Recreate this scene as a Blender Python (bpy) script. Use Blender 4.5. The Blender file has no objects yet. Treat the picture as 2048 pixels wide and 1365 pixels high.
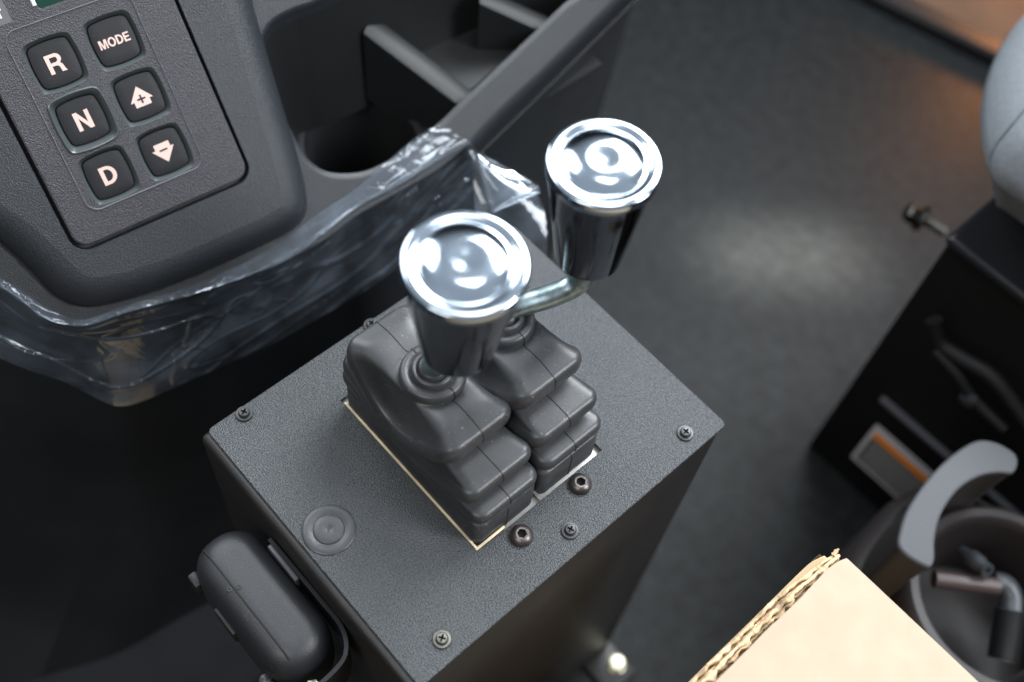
import bpy, bmesh, math, random
from mathutils import Vector, Matrix, noise
random.seed(7)
S = bpy.context.scene
COL = S.collection
R = math.radians

# ------------------------------------------------------------------ camera
CAM = Vector((0.2815099, -0.08677534, 0.53404059))
RM = Matrix(((0.6667829, -0.6593302, 0.3473963),
             (0.7413509, 0.5391868, -0.3995954),
             (0.0761539, 0.5239860, 0.8483156)))          # columns: right, up, back
FPX = 2185.6                                                # focal length in photo pixels (2048 wide)
cd = bpy.data.cameras.new('camera'); cam = bpy.data.objects.new('camera', cd); COL.objects.link(cam)
cam.matrix_world = Matrix.Translation(CAM) @ RM.to_4x4()
cd.sensor_width = 36.0; cd.lens = FPX / 2048 * 36
cd.clip_start = 0.01; cd.clip_end = 60
cd.dof.use_dof = True; cd.dof.focus_distance = 0.572; cd.dof.aperture_fstop = 3.7; cd.dof.aperture_blades = 9
S.camera = cam

# ------------------------------------------------------------------ world and lamps
W = bpy.data.worlds.new('World'); S.world = W; W.use_nodes = True
wn = W.node_tree.nodes; wl = W.node_tree.links
bg = wn['Background']
tc = wn.new('ShaderNodeTexCoord'); sx = wn.new('ShaderNodeSeparateXYZ'); cr = wn.new('ShaderNodeValToRGB')
wl.new(tc.outputs['Generated'], sx.inputs[0]); wl.new(sx.outputs['Z'], cr.inputs['Fac'])
cr.color_ramp.elements[0].position = 0.35; cr.color_ramp.elements[0].color = (0.012, 0.012, 0.013, 1)
cr.color_ramp.elements[1].position = 0.88; cr.color_ramp.elements[1].color = (0.66, 0.72, 0.80, 1)
wl.new(cr.outputs['Color'], bg.inputs['Color']); bg.inputs['Strength'].default_value = 0.74

def lamp(name, kind, loc, target, power, size=(1, 1), color=(1, 1, 1), **kw):
    d = bpy.data.lights.new(name, kind); d.energy = power; d.color = color
    if kind == 'AREA':
        d.shape = 'RECTANGLE'; d.size, d.size_y = size
    for k, v in kw.items(): setattr(d, k, v)
    o = bpy.data.objects.new(name, d); COL.objects.link(o); o.location = loc
    o.rotation_euler = (Vector(target) - Vector(loc)).to_track_quat('-Z', 'Y').to_euler()
    return o
lamp('windscreen_light', 'AREA', (-1.35, 0.15, 1.15), (0.05, 0.1, 0), 28, (0.7, 1.6), (0.90, 0.96, 1.0))
lamp('side_window_light', 'AREA', (-0.25, 1.5, 1.5), (0.1, 0.2, 0), 17, (1.2, 0.8), (0.92, 0.97, 1.0), spread=R(80))
lamp('rear_window_light', 'AREA', (1.35, 0.9, 1.2), (0.15, 0.05, 0), 7, (0.5, 0.9), (0.94, 0.97, 1.0), spread=R(75))
lamp('label_fill_light', 'AREA', (0.35, -0.95, 1.45), (0.22, 0.4, -.3), 11, (0.7, 0.5), (1.0, 0.95, 0.88))  # added fill lamp above the camera, aimed to brighten the warning label
lamp('roof_light', 'AREA', (0.0, 0.45, 1.7), (0.1, 0.1, 0), 5, (0.45, 0.3), (0.95, 0.98, 1.0))

S.view_settings.view_transform = 'Standard'; S.view_settings.look = 'None'
S.view_settings.exposure = 0; S.view_settings.gamma = 1

# ------------------------------------------------------------------ pixel helpers (photo pixels -> real points)
def ray(x, y): return RM @ Vector(((x - 1024) / FPX, -(y - 682.5) / FPX, -1))
def PZ(x, y, z):
    r = ray(x, y); return CAM + r * ((z - CAM.z) / r.z)
def PY(x, y, Y):
    r = ray(x, y); return CAM + r * ((Y - CAM.y) / r.y)
def PD(x, y, d): return CAM + ray(x, y) * d
# plane of the tilted dashboard
TH = R(50); AA = 0.13
KU = Vector((math.sin(AA), math.cos(AA), 0)); KW = Vector((math.cos(AA), -math.sin(AA), 0))
KN = KW * math.sin(TH) + Vector((0, 0, math.cos(TH))); KV = KN.cross(KU)
KO = CAM + ray(166, 240) * 0.6
def K(x, y, h=0.0):
    r = ray(x, y); s = ((KO + KN * h - CAM).dot(KN)) / r.dot(KN); return CAM + r * s
def KUV(x, y, h=0.0):
    q = K(x, y, h) - KO; return Vector((q.dot(KU), q.dot(KV)))
def KP(u, v, h=0.0): return KO + KU * u + KV * v + KN * h

# ------------------------------------------------------------------ materials
def mat(name, color, rough=0.5, metal=0.0, bump=0.0, bscale=800, dist=0.0004, spec=0.5, var=0.0, vscale=30,
        coat=0.0, speck=0.0, speck_col=(0.35, 0.33, 0.3), rvar=0.0, aniso=None):
    m = bpy.data.materials.new(name); m.use_nodes = True
    nt = m.node_tree; n = nt.nodes; l = nt.links; b = n['Principled BSDF']
    b.inputs['Base Color'].default_value = (*color, 1); b.inputs['Roughness'].default_value = rough
    b.inputs['Metallic'].default_value = metal; b.inputs['Specular IOR Level'].default_value = spec
    b.inputs['Coat Weight'].default_value = coat
    t = n.new('ShaderNodeTexCoord')
    last = None
    if var > 0:
        a = n.new('ShaderNodeTexNoise'); a.inputs['Scale'].default_value = vscale; a.inputs['Detail'].default_value = 5
        l.new(t.outputs['Object'], a.inputs['Vector'])
        r = n.new('ShaderNodeValToRGB'); r.color_ramp.elements[0].position = .3; r.color_ramp.elements[1].position = .7
        r.color_ramp.elements[0].color = (*[c * (1 - var) for c in color], 1)
        r.color_ramp.elements[1].color = (*[min(1, c * (1 + var)) for c in color], 1)
        l.new(a.outputs['Fac'], r.inputs['Fac']); last = r.outputs['Color']
    if speck > 0:
        a = n.new('ShaderNodeTexNoise'); a.inputs['Scale'].default_value = 900; a.inputs['Detail'].default_value = 2
        l.new(t.outputs['Object'], a.inputs['Vector'])
        a2 = n.new('ShaderNodeTexNoise'); a2.inputs['Scale'].default_value = 45; a2.inputs['Detail'].default_value = 3
        l.new(t.outputs['Object'], a2.inputs['Vector'])
        mm = n.new('ShaderNodeMath'); mm.operation = 'MULTIPLY_ADD'; mm.inputs[1].default_value = .25
        l.new(a2.outputs['Fac'], mm.inputs[0]); l.new(a.outputs['Fac'], mm.inputs[2])
        r = n.new('ShaderNodeValToRGB'); r.color_ramp.elements[0].position = .80; r.color_ramp.elements[1].position = .90
        r.color_ramp.elements[0].color = (0, 0, 0, 1); r.color_ramp.elements[1].color = (speck, speck, speck, 1)
        l.new(mm.outputs[0], r.inputs['Fac'])
        mx = n.new('ShaderNodeMix'); mx.data_type = 'RGBA'
        l.new(r.outputs['Color'], mx.inputs['Factor'])
        mx.inputs['A'].default_value = (*color, 1)
        if last: l.new(last, mx.inputs['A'])
        mx.inputs['B'].default_value = (*speck_col, 1); last = mx.outputs['Result']
    if last: l.new(last, b.inputs['Base Color'])
    if rvar > 0:
        a = n.new('ShaderNodeTexNoise'); a.inputs['Scale'].default_value = 60; a.inputs['Detail'].default_value = 4
        l.new(t.outputs['Object'], a.inputs['Vector'])
        mr = n.new('ShaderNodeMapRange'); mr.inputs['To Min'].default_value = max(0.02, rough - rvar); mr.inputs['To Max'].default_value = rough + rvar
        l.new(a.outputs['Fac'], mr.inputs['Value']); l.new(mr.outputs[0], b.inputs['Roughness'])
    if bump > 0:
        a = n.new('ShaderNodeTexNoise'); a.inputs['Scale'].default_value = bscale; a.inputs['Detail'].default_value = 2
        vec = t.outputs['Object']
        if aniso:
            mp = n.new('ShaderNodeMapping'); mp.inputs['Scale'].default_value = aniso; l.new(vec, mp.inputs['Vector']); vec = mp.outputs[0]
        l.new(vec, a.inputs['Vector'])
        bp = n.new('ShaderNodeBump'); bp.inputs['Strength'].default_value = bump; bp.inputs['Distance'].default_value = dist
        l.new(a.outputs['Fac'], bp.inputs['Height']); l.new(bp.outputs[0], b.inputs['Normal'])
    return m
M = {}
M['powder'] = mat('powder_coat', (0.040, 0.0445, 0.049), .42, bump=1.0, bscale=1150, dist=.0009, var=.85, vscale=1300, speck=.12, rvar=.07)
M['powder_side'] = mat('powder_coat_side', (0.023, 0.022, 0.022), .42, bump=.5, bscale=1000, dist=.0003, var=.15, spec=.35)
M['rubber'] = mat('rubber', (0.036, 0.0375, 0.041), .40, bump=.15, bscale=300, dist=.0004, speck=.55, rvar=.09, var=.2, vscale=40)
M['rubber_dark'] = mat('rubber_dark', (0.012, 0.012, 0.013), .5)
M['plastic'] = mat('dash_plastic', (0.018, 0.021, 0.0255), .42, bump=.9, bscale=1300, dist=.0004, var=.3, vscale=1400, speck=.1)
M['panel'] = mat('panel_plastic', (0.034, 0.033, 0.040), .41, bump=1.0, bscale=1250, dist=.0006, var=.5, vscale=1300, speck=.12)
M['pocket'] = mat('pocket_plastic', (0.0125, 0.0135, 0.015), .5, bump=.4, bscale=700)
M['button'] = mat('button_plastic', (0.008, 0.0085, 0.0115), .55, speck=.10, spec=.35)
M['bezel'] = mat('key_recess_plastic', (0.055, 0.066, 0.068), .26)
M['ridge'] = mat('ridge_lit_plastic', (0.16, 0.17, 0.19), .3, speck=.3)  # pale colour stands for light caught along the raised line
M['legend'] = mat('legend_paint', (0.64, 0.465, 0.42), .6)
M['chrome'] = mat('chrome', (0.47, 0.55, 0.64), .13, 1.0, rvar=.03)
M['chrome_side'] = mat('polished_sleeve', (0.12, 0.125, 0.14), .10, 1.0, rvar=.03)  # same chrome with the dark reflection of its surroundings put into the colour
M['zinc'] = mat('zinc_rod', (0.34, 0.43, 0.45), .38, 1.0, bump=.5, bscale=120, dist=.001, var=.35, vscale=220, aniso=(1, .2, 1))
M['bolt_black'] = mat('black_oxide', (0.10, 0.088, 0.086), .36, .8, bump=.25, bscale=500, rvar=.1, var=.3, vscale=150)
M['screw_black'] = mat('black_screw', (0.035, 0.037, 0.04), .35, .3, rvar=.08)
M['screw_steel'] = mat('worn_steel', (0.15, 0.145, 0.13), .34, 1.0, rvar=.12, var=.3, vscale=200)
M['void'] = mat('dark_recess', (0.004, 0.004, 0.004), .8)
M['galv'] = mat('galvanised', (0.36, 0.36, 0.34), .42, .5, var=.2, vscale=60)
M['gasket'] = mat('cream_edge', (0.62, 0.52, 0.36), .6, var=.3, vscale=80)
M['plug'] = mat('plug_plastic', (0.035, 0.037, 0.041), .38, bump=.3, bscale=700)
M['floor'] = mat('floor_rubber', (0.0105, 0.0122, 0.0135), .48, bump=.5, bscale=350, dist=.001, var=.45, vscale=70, rvar=.06, spec=.16, speck=.12)
M['black_metal'] = mat('black_gloss_metal', (0.012, 0.013, 0.015), .20, bump=.1, bscale=200, rvar=.05)
M['black_matt'] = mat('black_matt_metal', (0.004, 0.004, 0.0045), .6, spec=.3)
M['slot'] = mat('slot_edge', (0.07, 0.07, 0.08), .4)
M['mat'] = mat('footwell_shade', (0.019, 0.021, 0.024), .8, bump=.4, bscale=350, dist=.001, spec=.12, var=.2, vscale=12)  # dull dark tone standing in for shade under the dash
M['fabric'] = mat('seat_fabric', (0.185, 0.205, 0.228), .85, bump=.9, bscale=1100, dist=.0007, var=.1, vscale=300, spec=.2)
M['thread'] = mat('seam_thread', (0.07, 0.08, 0.09), .8)
M['holder'] = mat('holder_plastic', (0.020, 0.0165, 0.017), .5, bump=.3, bscale=600)
M['holder_lip'] = mat('holder_lip_plastic', (0.050, 0.054, 0.061), .50, bump=.5, spec=.3, bscale=600)
M['hose_grey'] = mat('fitting_grey', (0.05, 0.056, 0.064), .4, .3)
M['hose_black'] = mat('fitting_black', (0.012, 0.013, 0.014), .35)
M['brown_tube'] = mat('brown_tube', (0.06, 0.042, 0.042), .35)
M['card'] = mat('cardboard', (0.385, 0.305, 0.23), .85, bump=.5, bscale=260, dist=.0006, var=.05, vscale=60, spec=.15, aniso=(1, .12, 1), speck=.25, speck_col=(.25, .17, .10))
M['card_raw'] = mat('torn_cardboard', (0.52, 0.38, 0.235), .9, bump=.9, bscale=420, dist=.0015, var=.55, vscale=120, spec=.1, aniso=(1, .3, 1))
M['card_side'] = mat('cardboard_side', (0.46, 0.33, 0.20), .8, bump=.3, bscale=260, dist=.0006, var=.08, vscale=60, spec=.2)
M['lcd'] = mat('lcd_green', (0.008, 0.035, 0.025), .12)
M['lcd_seg'] = mat('lcd_segment', (0.20, 0.62, 0.50), .4)
M['white'] = mat('white_print', (0.75, 0.78, 0.80), .5)
M['label_grey'] = mat('label_grey', (0.62, 0.62, 0.66), .4)
M['orange'] = mat('label_orange', (1.0, 0.30, 0.02), .45)
M['label_black'] = mat('label_black', (0.10, 0.10, 0.105), .4)
M['label_text'] = mat('label_text', (0.50, 0.50, 0.50), .5)
M['housing'] = mat('housing_plastic', (0.020, 0.021, 0.024), .44, bump=.5, bscale=1400, dist=.0003, speck=.12)
M['sill'] = mat('ribbed_step', (0.16, 0.085, 0.045), .5, .15, var=.15, vscale=20)
M['strip'] = mat('rubber_strip', (0.006, 0.006, 0.007), .6)
M['bolt_bright'] = mat('yellow_zinc', (0.66, 0.64, 0.48), .3, .7)
def film_material():
    m = bpy.data.materials.new('clear_film'); m.use_nodes = True; nt = m.node_tree; n = nt.nodes; l = nt.links
    n.clear(); out = n.new('ShaderNodeOutputMaterial')
    tr = n.new('ShaderNodeBsdfTransparent'); tr.inputs[0].default_value = (.93, .95, .97, 1)
    gl = n.new('ShaderNodeBsdfGlossy'); gl.inputs['Roughness'].default_value = .09; gl.inputs['Color'].default_value = (.9, .95, 1, 1)
    df = n.new('ShaderNodeBsdfDiffuse'); df.inputs['Color'].default_value = (.44, .54, .68, 1)
    lw = n.new('ShaderNodeFresnel'); lw.inputs['IOR'].default_value = 1.5
    t = n.new('ShaderNodeTexCoord'); a = n.new('ShaderNodeTexNoise'); a.inputs['Scale'].default_value = 30; a.inputs['Detail'].default_value = 3; a.inputs['Distortion'].default_value = 1.5
    l.new(t.outputs['Object'], a.inputs['Vector'])
    bp = n.new('ShaderNodeBump'); bp.inputs['Strength'].default_value = .3; bp.inputs['Distance'].default_value = .002
    l.new(a.outputs['Fac'], bp.inputs['Height'])
    for s in (gl, df, lw): l.new(bp.outputs[0], s.inputs['Normal'])
    a3 = n.new('ShaderNodeTexNoise'); a3.inputs['Scale'].default_value = 38; a3.inputs['Detail'].default_value = 5
    l.new(t.outputs['Object'], a3.inputs['Vector'])
    mr = n.new('ShaderNodeMapRange'); mr.inputs['From Min'].default_value = .35; mr.inputs['From Max'].default_value = .7
    mr.inputs['To Min'].default_value = .02; mr.inputs['To Max'].default_value = .15
    l.new(a3.outputs['Fac'], mr.inputs['Value'])
    m1 = n.new('ShaderNodeMixShader'); l.new(mr.outputs[0], m1.inputs[0]); l.new(tr.outputs[0], m1.inputs[1]); l.new(df.outputs[0], m1.inputs[2])
    mu = n.new('ShaderNodeMath'); mu.operation = 'MULTIPLY_ADD'; mu.inputs[1].default_value = .42; mu.inputs[2].default_value = .02
    mu.use_clamp = True
    l.new(lw.outputs[0], mu.inputs[0])
    m2 = n.new('ShaderNodeMixShader'); l.new(mu.outputs[0], m2.inputs[0]); l.new(m1.outputs[0], m2.inputs[1]); l.new(gl.outputs[0], m2.inputs[2])
    l.new(m2.outputs[0], out.inputs[0]); return m
M['film'] = film_material()

# ------------------------------------------------------------------ mesh helpers
class MB:
    def __init__(s): s.v = []; s.f = []; s.m = []
    def add(s, v, f, mi=0):
        o = len(s.v); s.v += [Vector(p) for p in v]; s.f += [[i + o for i in q] for q in f]; s.m += [mi] * len(f); return s
    def loft(s, rings, closed=True, cap0=False, cap1=False, mi=0):
        n = len(rings[0]); v = [p for r in rings for p in r]; f = []
        for i in range(len(rings) - 1):
            for j in range(n if closed else n - 1):
                k = (j + 1) % n; f.append([i * n + j, i * n + k, (i + 1) * n + k, (i + 1) * n + j])
        if cap0: f.append(list(range(n))[::-1])
        if cap1: f.append([(len(rings) - 1) * n + j for j in range(n)])
        return s.add(v, f, mi)
    def tube(s, path, r, n=12, mi=0, cap=True):
        path = [Vector(p) for p in path]; rs = r if isinstance(r, (list, tuple)) else [r] * len(path)
        rings = []; up = None
        for i, p in enumerate(path):
            t = (path[min(i + 1, len(path) - 1)] - path[max(i - 1, 0)]).normalized()
            if up is None:
                up = Vector((0, 0, 1)) if abs(t.z) < .9 else Vector((1, 0, 0))
            a = t.cross(up).normalized(); up = a.cross(t).normalized()
            rings.append([p + (a * math.cos(w) + up * math.sin(w)) * rs[i] for w in [2 * math.pi * k / n for k in range(n)]])
        return s.loft(rings, True, cap, cap, mi)
    def lathe(s, prof, origin=(0, 0, 0), axis=(0, 0, 1), n=48, mi=0, cap0=False, cap1=False):
        ax = Vector(axis).normalized(); x = Vector((1, 0, 0)); x = (x - ax * x.dot(ax)).normalized(); y = ax.cross(x); o = Vector(origin)
        rings = [[o + ax * z + (x * math.cos(w) + y * math.sin(w)) * max(r, 1e-6) for w in [2 * math.pi * k / n for k in range(n)]] for r, z in prof]
        return s.loft(rings, True, cap0, cap1, mi)
    def box(s, x0, x1, y0, y1, z0, z1, mi=0, bevel=0.0, seg=2, mtx=None):
        bm = bmesh.new(); bmesh.ops.create_cube(bm, size=1)
        for v in bm.verts: v.co = Vector(((x0 + x1) / 2 + v.co.x * (x1 - x0), (y0 + y1) / 2 + v.co.y * (y1 - y0), (z0 + z1) / 2 + v.co.z * (z1 - z0)))
        if bevel: bmesh.ops.bevel(bm, geom=bm.edges[:], offset=bevel, segments=seg, profile=.5, affect='EDGES', clamp_overlap=True)
        return s.bm(bm, mi, mtx)
    def bm(s, bm, mi=0, mtx=None):
        bm.verts.ensure_lookup_table(); bm.verts.index_update()
        v = [(mtx @ q.co) if mtx else q.co.copy() for q in bm.verts]; f = [[q.index for q in fc.verts] for fc in bm.faces]
        bm.free(); return s.add(v, f, mi)
    def fill(s, loops, mi=0, normal=None):
        bm = bmesh.new(); es = []
        for lp in loops:
            vs = [bm.verts.new(p) for p in lp]
            es += [bm.edges.new((vs[i], vs[(i + 1) % len(vs)])) for i in range(len(vs))]
        bmesh.ops.triangle_fill(bm, use_beauty=True, use_dissolve=False, edges=es)
        if normal:
            for f in bm.faces:
                f.normal_update()
                if f.normal.dot(Vector(normal)) < 0: f.normal_flip()
        return s.bm(bm, mi)
    def build(s, name, mats, parent=None, smooth=True, angle=35, recalc=False):
        me = bpy.data.meshes.new(name)
        org = parent.matrix_world.translation.copy() if parent else Vector((0, 0, 0))
        off = s.org if hasattr(s, 'org') else Vector((0, 0, 0))
        me.from_pydata([tuple(p - off) for p in s.v], [], s.f)
        if not isinstance(mats, (list, tuple)): mats = [mats]
        for m_ in mats: me.materials.append(m_)
        for p, mi in zip(me.polygons, s.m): p.material_index = mi
        me.update()
        if recalc:
            b = bmesh.new(); b.from_mesh(me); bmesh.ops.recalc_face_normals(b, faces=b.faces[:]); b.to_mesh(me); b.free()
        if smooth:
            me.polygons.foreach_set('use_smooth', [True] * len(me.polygons)); me.set_sharp_from_angle(angle=R(angle))
        o = bpy.data.objects.new(name, me); COL.objects.link(o)
        if parent: o.parent = parent
        return o
def tag(o, label=None, cat=None, group=None, kind=None):
    if label: o['label'] = label
    if cat: o['category'] = cat
    if group: o['group'] = group
    if kind: o['kind'] = kind
    return o
def empty(name, loc=(0, 0, 0)):
    # things are built in world coordinates; the Empty sits at the thing's base and its parts are shifted back
    o = bpy.data.objects.new(name, None); COL.objects.link(o); o.location = loc; o.empty_display_size = .02; return o
def settle(root):
    # keep the parts where they were built although the parent Empty stands at the thing's base
    for c in root.children:
        c.location = Vector(c.location) - Vector(root.location)
def rrect(x0, x1, y0, y1, r, n=6):
    pts = []
    for cx, cy, a in ((x1 - r, y1 - r, 0), (x0 + r, y1 - r, 90), (x0 + r, y0 + r, 180), (x1 - r, y0 + r, 270)):
        for k in range(n + 1):
            w = R(a + 90 * k / n); pts.append((cx + r * math.cos(w), cy + r * math.sin(w)))
    return pts
def offset(loop, d):
    # 2D loop (counter clockwise) pushed inwards by d
    n = len(loop); out = []
    for i in range(n):
        a = Vector(loop[i - 1]).to_2d(); b = Vector(loop[i]).to_2d(); c = Vector(loop[(i + 1) % n]).to_2d()
        t = (c - a); t.normalize(); out.append((b.x - t.y * d, b.y + t.x * d))
    return out
def ccw(loop):
    A = sum(loop[i - 1][0] * loop[i][1] - loop[i][0] * loop[i - 1][1] for i in range(len(loop)))
    return loop if A > 0 else loop[::-1]
def catmull(pts, n, closed=False):
    pts = [Vector(p) for p in pts]; m = len(pts); segs = m if closed else m - 1; out = []
    ex = (lambda i: pts[i % m]) if closed else (lambda i: pts[i] if 0 <= i < m else (pts[0] * 2 - pts[1] if i < 0 else pts[-1] * 2 - pts[-2]))
    # even by length
    L = [0]
    for i in range(segs): L.append(L[-1] + (ex(i + 1) - ex(i)).length)
    for k in range(n):
        s = L[-1] * k / (n if closed else n - 1); i = 0
        while i < segs - 1 and L[i + 1] < s: i += 1
        t = (s - L[i]) / max(1e-9, L[i + 1] - L[i]); t = min(max(t, 0), 1)
        p0, p1, p2, p3 = ex(i - 1), ex(i), ex(i + 1), ex(i + 2)
        out.append(.5 * ((2 * p1) + (p2 - p0) * t + (2 * p0 - 5 * p1 + 4 * p2 - p3) * t * t + (3 * p1 - p0 - 3 * p2 + p3) * t ** 3))
    return out
def arc(cx, cy, rx, ry, a0, a1, n=14): return [(cx + rx * math.cos(R(a0 + (a1 - a0) * k / n)), cy + ry * math.sin(R(a0 + (a1 - a0) * k / n))) for k in range(n + 1)]
def glyph(ch):
    # bold grotesque capitals in a box 1 high; returns (width, [(outer, hole), ...])
    t = .21
    if ch == 'N': return .82, [([(0, 0), (t, 0), (t, .66), (.60, 0), (.82, 0), (.82, 1), (.61, 1), (.61, .34), (.22, 1), (0, 1)], None)]
    if ch == 'M': return .96, [([(0, 0), (.19, 0), (.19, .72), (.38, 0), (.58, 0), (.77, .72), (.77, 0), (.96, 0), (.96, 1), (.67, 1), (.48, .30), (.29, 1), (0, 1)], None)]
    if ch == 'E': return .70, [([(0, 0), (.70, 0), (.70, .18), (t, .18), (t, .42), (.65, .42), (.65, .59), (t, .59), (t, .82), (.69, .82), (.69, 1), (0, 1)], None)]
    if ch == 'T': return .76, [([(.275, 0), (.485, 0), (.485, .82), (.76, .82), (.76, 1), (0, 1), (0, .82), (.275, .82)], None)]
    if ch == 'D': return .80, [([(0, 0)] + arc(.34, .5, .46, .5, -90, 90) + [(0, 1)], [(t, .18)] + arc(.33, .5, .26, .32, -90, 90) + [(t, .82)])]
    if ch == 'O': return .92, [(arc(.46, .5, .46, .52, 0, 360, 32)[:-1], arc(.46, .5, .245, .33, 0, 360, 32)[:-1])]
    if ch == 'R': return .84, [([(0, 0), (t, 0), (t, .38), (.40, .38), (.50, .36), (.55, .28), (.58, .06), (.61, 0), (.84, 0), (.84, .04), (.79, .08), (.765, .27), (.73, .39), (.66, .455)] + arc(.50, .725, .29, .275, -50, 90, 12) + [(0, 1)], [(t, .55)] + arc(.46, .69, .125, .135, -90, 90, 10) + [(t, .825)])]
def word(mb, text, place, w, h, mi, gap=.10):
    gs = [glyph(c) for c in text]; tot = sum(g[0] for g in gs) + gap * (len(gs) - 1); x = 0
    for gw, parts in gs:
        for o_, ho in parts:
            f = lambda P: [place(((x + p[0]) / tot - .5) * w, (p[1] - .5) * h) for p in P]
            mb.fill([f(o_)] + ([f(ho)] if ho else []), mi=mi, normal=KN)
        x += gw + gap

# ================================================================== THE SETTING: cab floor
FZ = -0.43
fl = MB(); fl.add([(-3, -2, FZ), (3, -2, FZ), (3, 4, FZ), (-3, 4, FZ)], [[0, 1, 2, 3]])
tag(fl.build('floor', M['floor'], smooth=False), kind='structure')

fm0 = MB(); fm0.box(-1.2, .16, -1.2, .26, FZ + .0005, FZ + .008, bevel=.003)  # sheet added over the floor where the dash shades it
tag(fm0.build('footwell_shade', M['mat']), kind='structure')

# ribbed step with black seal, far right at the top
a = PZ(1740, 0, FZ); b = PZ(1985, 122, FZ); d = (b - a).normalized(); nn = Vector((-d.y, d.x, 0))
if nn.y < 0: nn = -nn
st = empty('door_step', (a + b) / 2)
ribs = MB(); A0 = a - d * .5; B0 = b + d * .9
for k in range(40):
    o0 = nn * (.025 + k * .0105)
    pr_ = []
    for q in range(7):
        w = q / 6; pr_.append((w * .0102, .010 + .0048 * math.sin(w * math.pi)))
    ribs.loft([[A0 + o0 + nn * x + Vector((0, 0, z)) for x, z in pr_], [B0 + o0 + nn * x + Vector((0, 0, z)) for x, z in pr_]], closed=False)
ribs.build('ribbed_tread', M['sill'], st, recalc=True)
sp = MB(); c0 = [(-.012, 0), (-.012, .014), (-.008, .019), (.016, .019), (.022, .014), (.022, 0)]
sp.loft([[A0 + nn * x + Vector((0, 0, z + .001)) for x, z in c0], [B0 + nn * x + Vector((0, 0, z + .001)) for x, z in c0]], closed=False)
sp.build('seal_strip', M['strip'], st, recalc=True)
settle(st); tag(st, 'ribbed step glowing orange beyond a black strip, behind the grey seat', 'step')
lamp('step_lamp', 'SPOT', PZ(2120, -60, FZ) + Vector((0, .05, .13)), PZ(2010, 75, FZ), 7.0, color=(1.0, .38, .10), spot_size=R(82), spot_blend=1.0, shadow_soft_size=.03)
pt = PZ(1575, 508, FZ)
fp = lamp('floor_patch_light', 'AREA', pt + Vector((0, 0, .95)), pt, .30, (.17, .06), (1.0, .95, .84), spread=R(9))
fp.rotation_euler = (0, 0, math.atan2(.74, .67))

# ================================================================== CONTROL BOX
BX, BY = .18, .2218
box = empty('control_box', (BX / 2, BY / 2, FZ + .0005))
ox0, ox1, oy0, oy1 = .0312, .1462, .0658, .1562          # opening in the top plate
bd = MB()
outl = rrect(0, BX - .0015, -.0045, BY - .001, .003, 4)
prof = [(0, FZ + .001), (0, -.0055), (.0004, -.0035), (.0016, -.0022), (.003, -.0018)]
rings = [[Vector((x, y, z)) for x, y in (offset(outl, o_) if o_ else outl)] for o_, z in prof]
bd.loft(rings)
hole = [(ox0 - .004, oy0 - .004), (ox1 + .004, oy0 - .004), (ox1 + .004, oy1 + .004), (ox0 - .004, oy1 + .004)]
bd.fill([rings[-1], [Vector((x, y, -.0018)) for x, y in hole]], normal=(0, 0, 1))
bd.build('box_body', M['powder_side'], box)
tp = MB(); po = ccw(rrect(0.0005, BX, 0, BY, .0035, 5)); pi_ = [(ox0, oy0), (ox1, oy0), (ox1, oy1), (ox0, oy1)]
top = [Vector((x, y, 0)) for x, y in offset(po, .0004)]
tp.fill([top, [Vector((x, y, 0)) for x, y in pi_]], normal=(0, 0, 1))
tp.loft([[Vector((x, y, -.0016)) for x, y in po], [Vector((x, y, -.0004)) for x, y in po], top])
tp.loft([[Vector((x, y, 0)) for x, y in pi_], [Vector((x, y, -.0017)) for x, y in pi_]])
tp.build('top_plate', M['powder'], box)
mp_ = MB(); mp_.box(ox0 - .003, ox1 + .003, oy0 - .003, oy1 + .003, -.0062, -.0030, bevel=.0003)
mp_.box(ox1 - .010, ox1 - .0004, (oy0 + oy1) / 2 - .0008, (oy0 + oy1) / 2 + .0008, -.003, -.0005)
mp_.build('mounting_plate', M['galv'], box)
gk = MB(); gk.box(ox0 + .0030, ox1 - .002, oy0 + .0003, oy0 + .0016, -.0030, .0008, bevel=.0003)
gk.box(ox1 - .0022, ox1 - .0008, oy0 + .0003, oy0 + .020, -.0030, .0002, bevel=.0002)
gk.build('gasket_edge', M['gasket'], box)

def cross_cut(r, w, z0, z1):
    # dark recess in the head of a cross-head screw
    pts = []
    for k in range(4):
        a_ = R(90 * k)
        c, s_ = math.cos(a_), math.sin(a_)
        for x, y in ((r, -w), (r, w), (w * 1.25, w * 1.25)):
            pts.append((x * c - y * s_, x * s_ + y * c))
    return pts
def screw(pos, rot, r=.0047, washer=True, m='screw_black', name='screw'):
    mb = MB(); p = Vector(pos); hr = r * .68
    if washer:
        mb.lathe([(r, .0), (r, .0007), (r * .95, .0012), (hr, .0013)], p, n=40)
    head = [(hr, .0010), (hr, .0021), (hr * .93, .0027), (hr * .80, .0031)]
    mb.lathe(head, p, n=40)
    cc = [Vector((x, y)) for x, y in cross_cut(hr * .60, hr * .14, 0, 0)]
    M3 = Matrix.Rotation(rot, 2)
    cc = [M3 @ q for q in cc]
    ring = [p + Vector((hr * .80 * math.cos(w), hr * .80 * math.sin(w), .0031)) for w in [2 * math.pi * k / 40 for k in range(40)]]
    c3 = [p + Vector((q.x, q.y, .0032)) for q in cc]
    mb.fill([ring, c3], normal=(0, 0, 1))
    c4 = [p + Vector((q.x * .6, q.y * .6, .0014)) for q in cc]
    mb.loft([c3, c4], cap1=True, mi=1)
    return mb.build(name, [M[m], M['void']], box, recalc=False)
scr = [((.0054, .0210), .5, 'screw_black', 'matt black cross-head screw'), ((.0040, .1090), .2, 'screw_black', None), ((.1688, .1989), .1, 'screw_black', None), ((.1689, .1102), .35, 'screw_black', None), ((.1690, .0229), .55, 'screw_steel', 'worn bright steel cross-head screw')]
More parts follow.
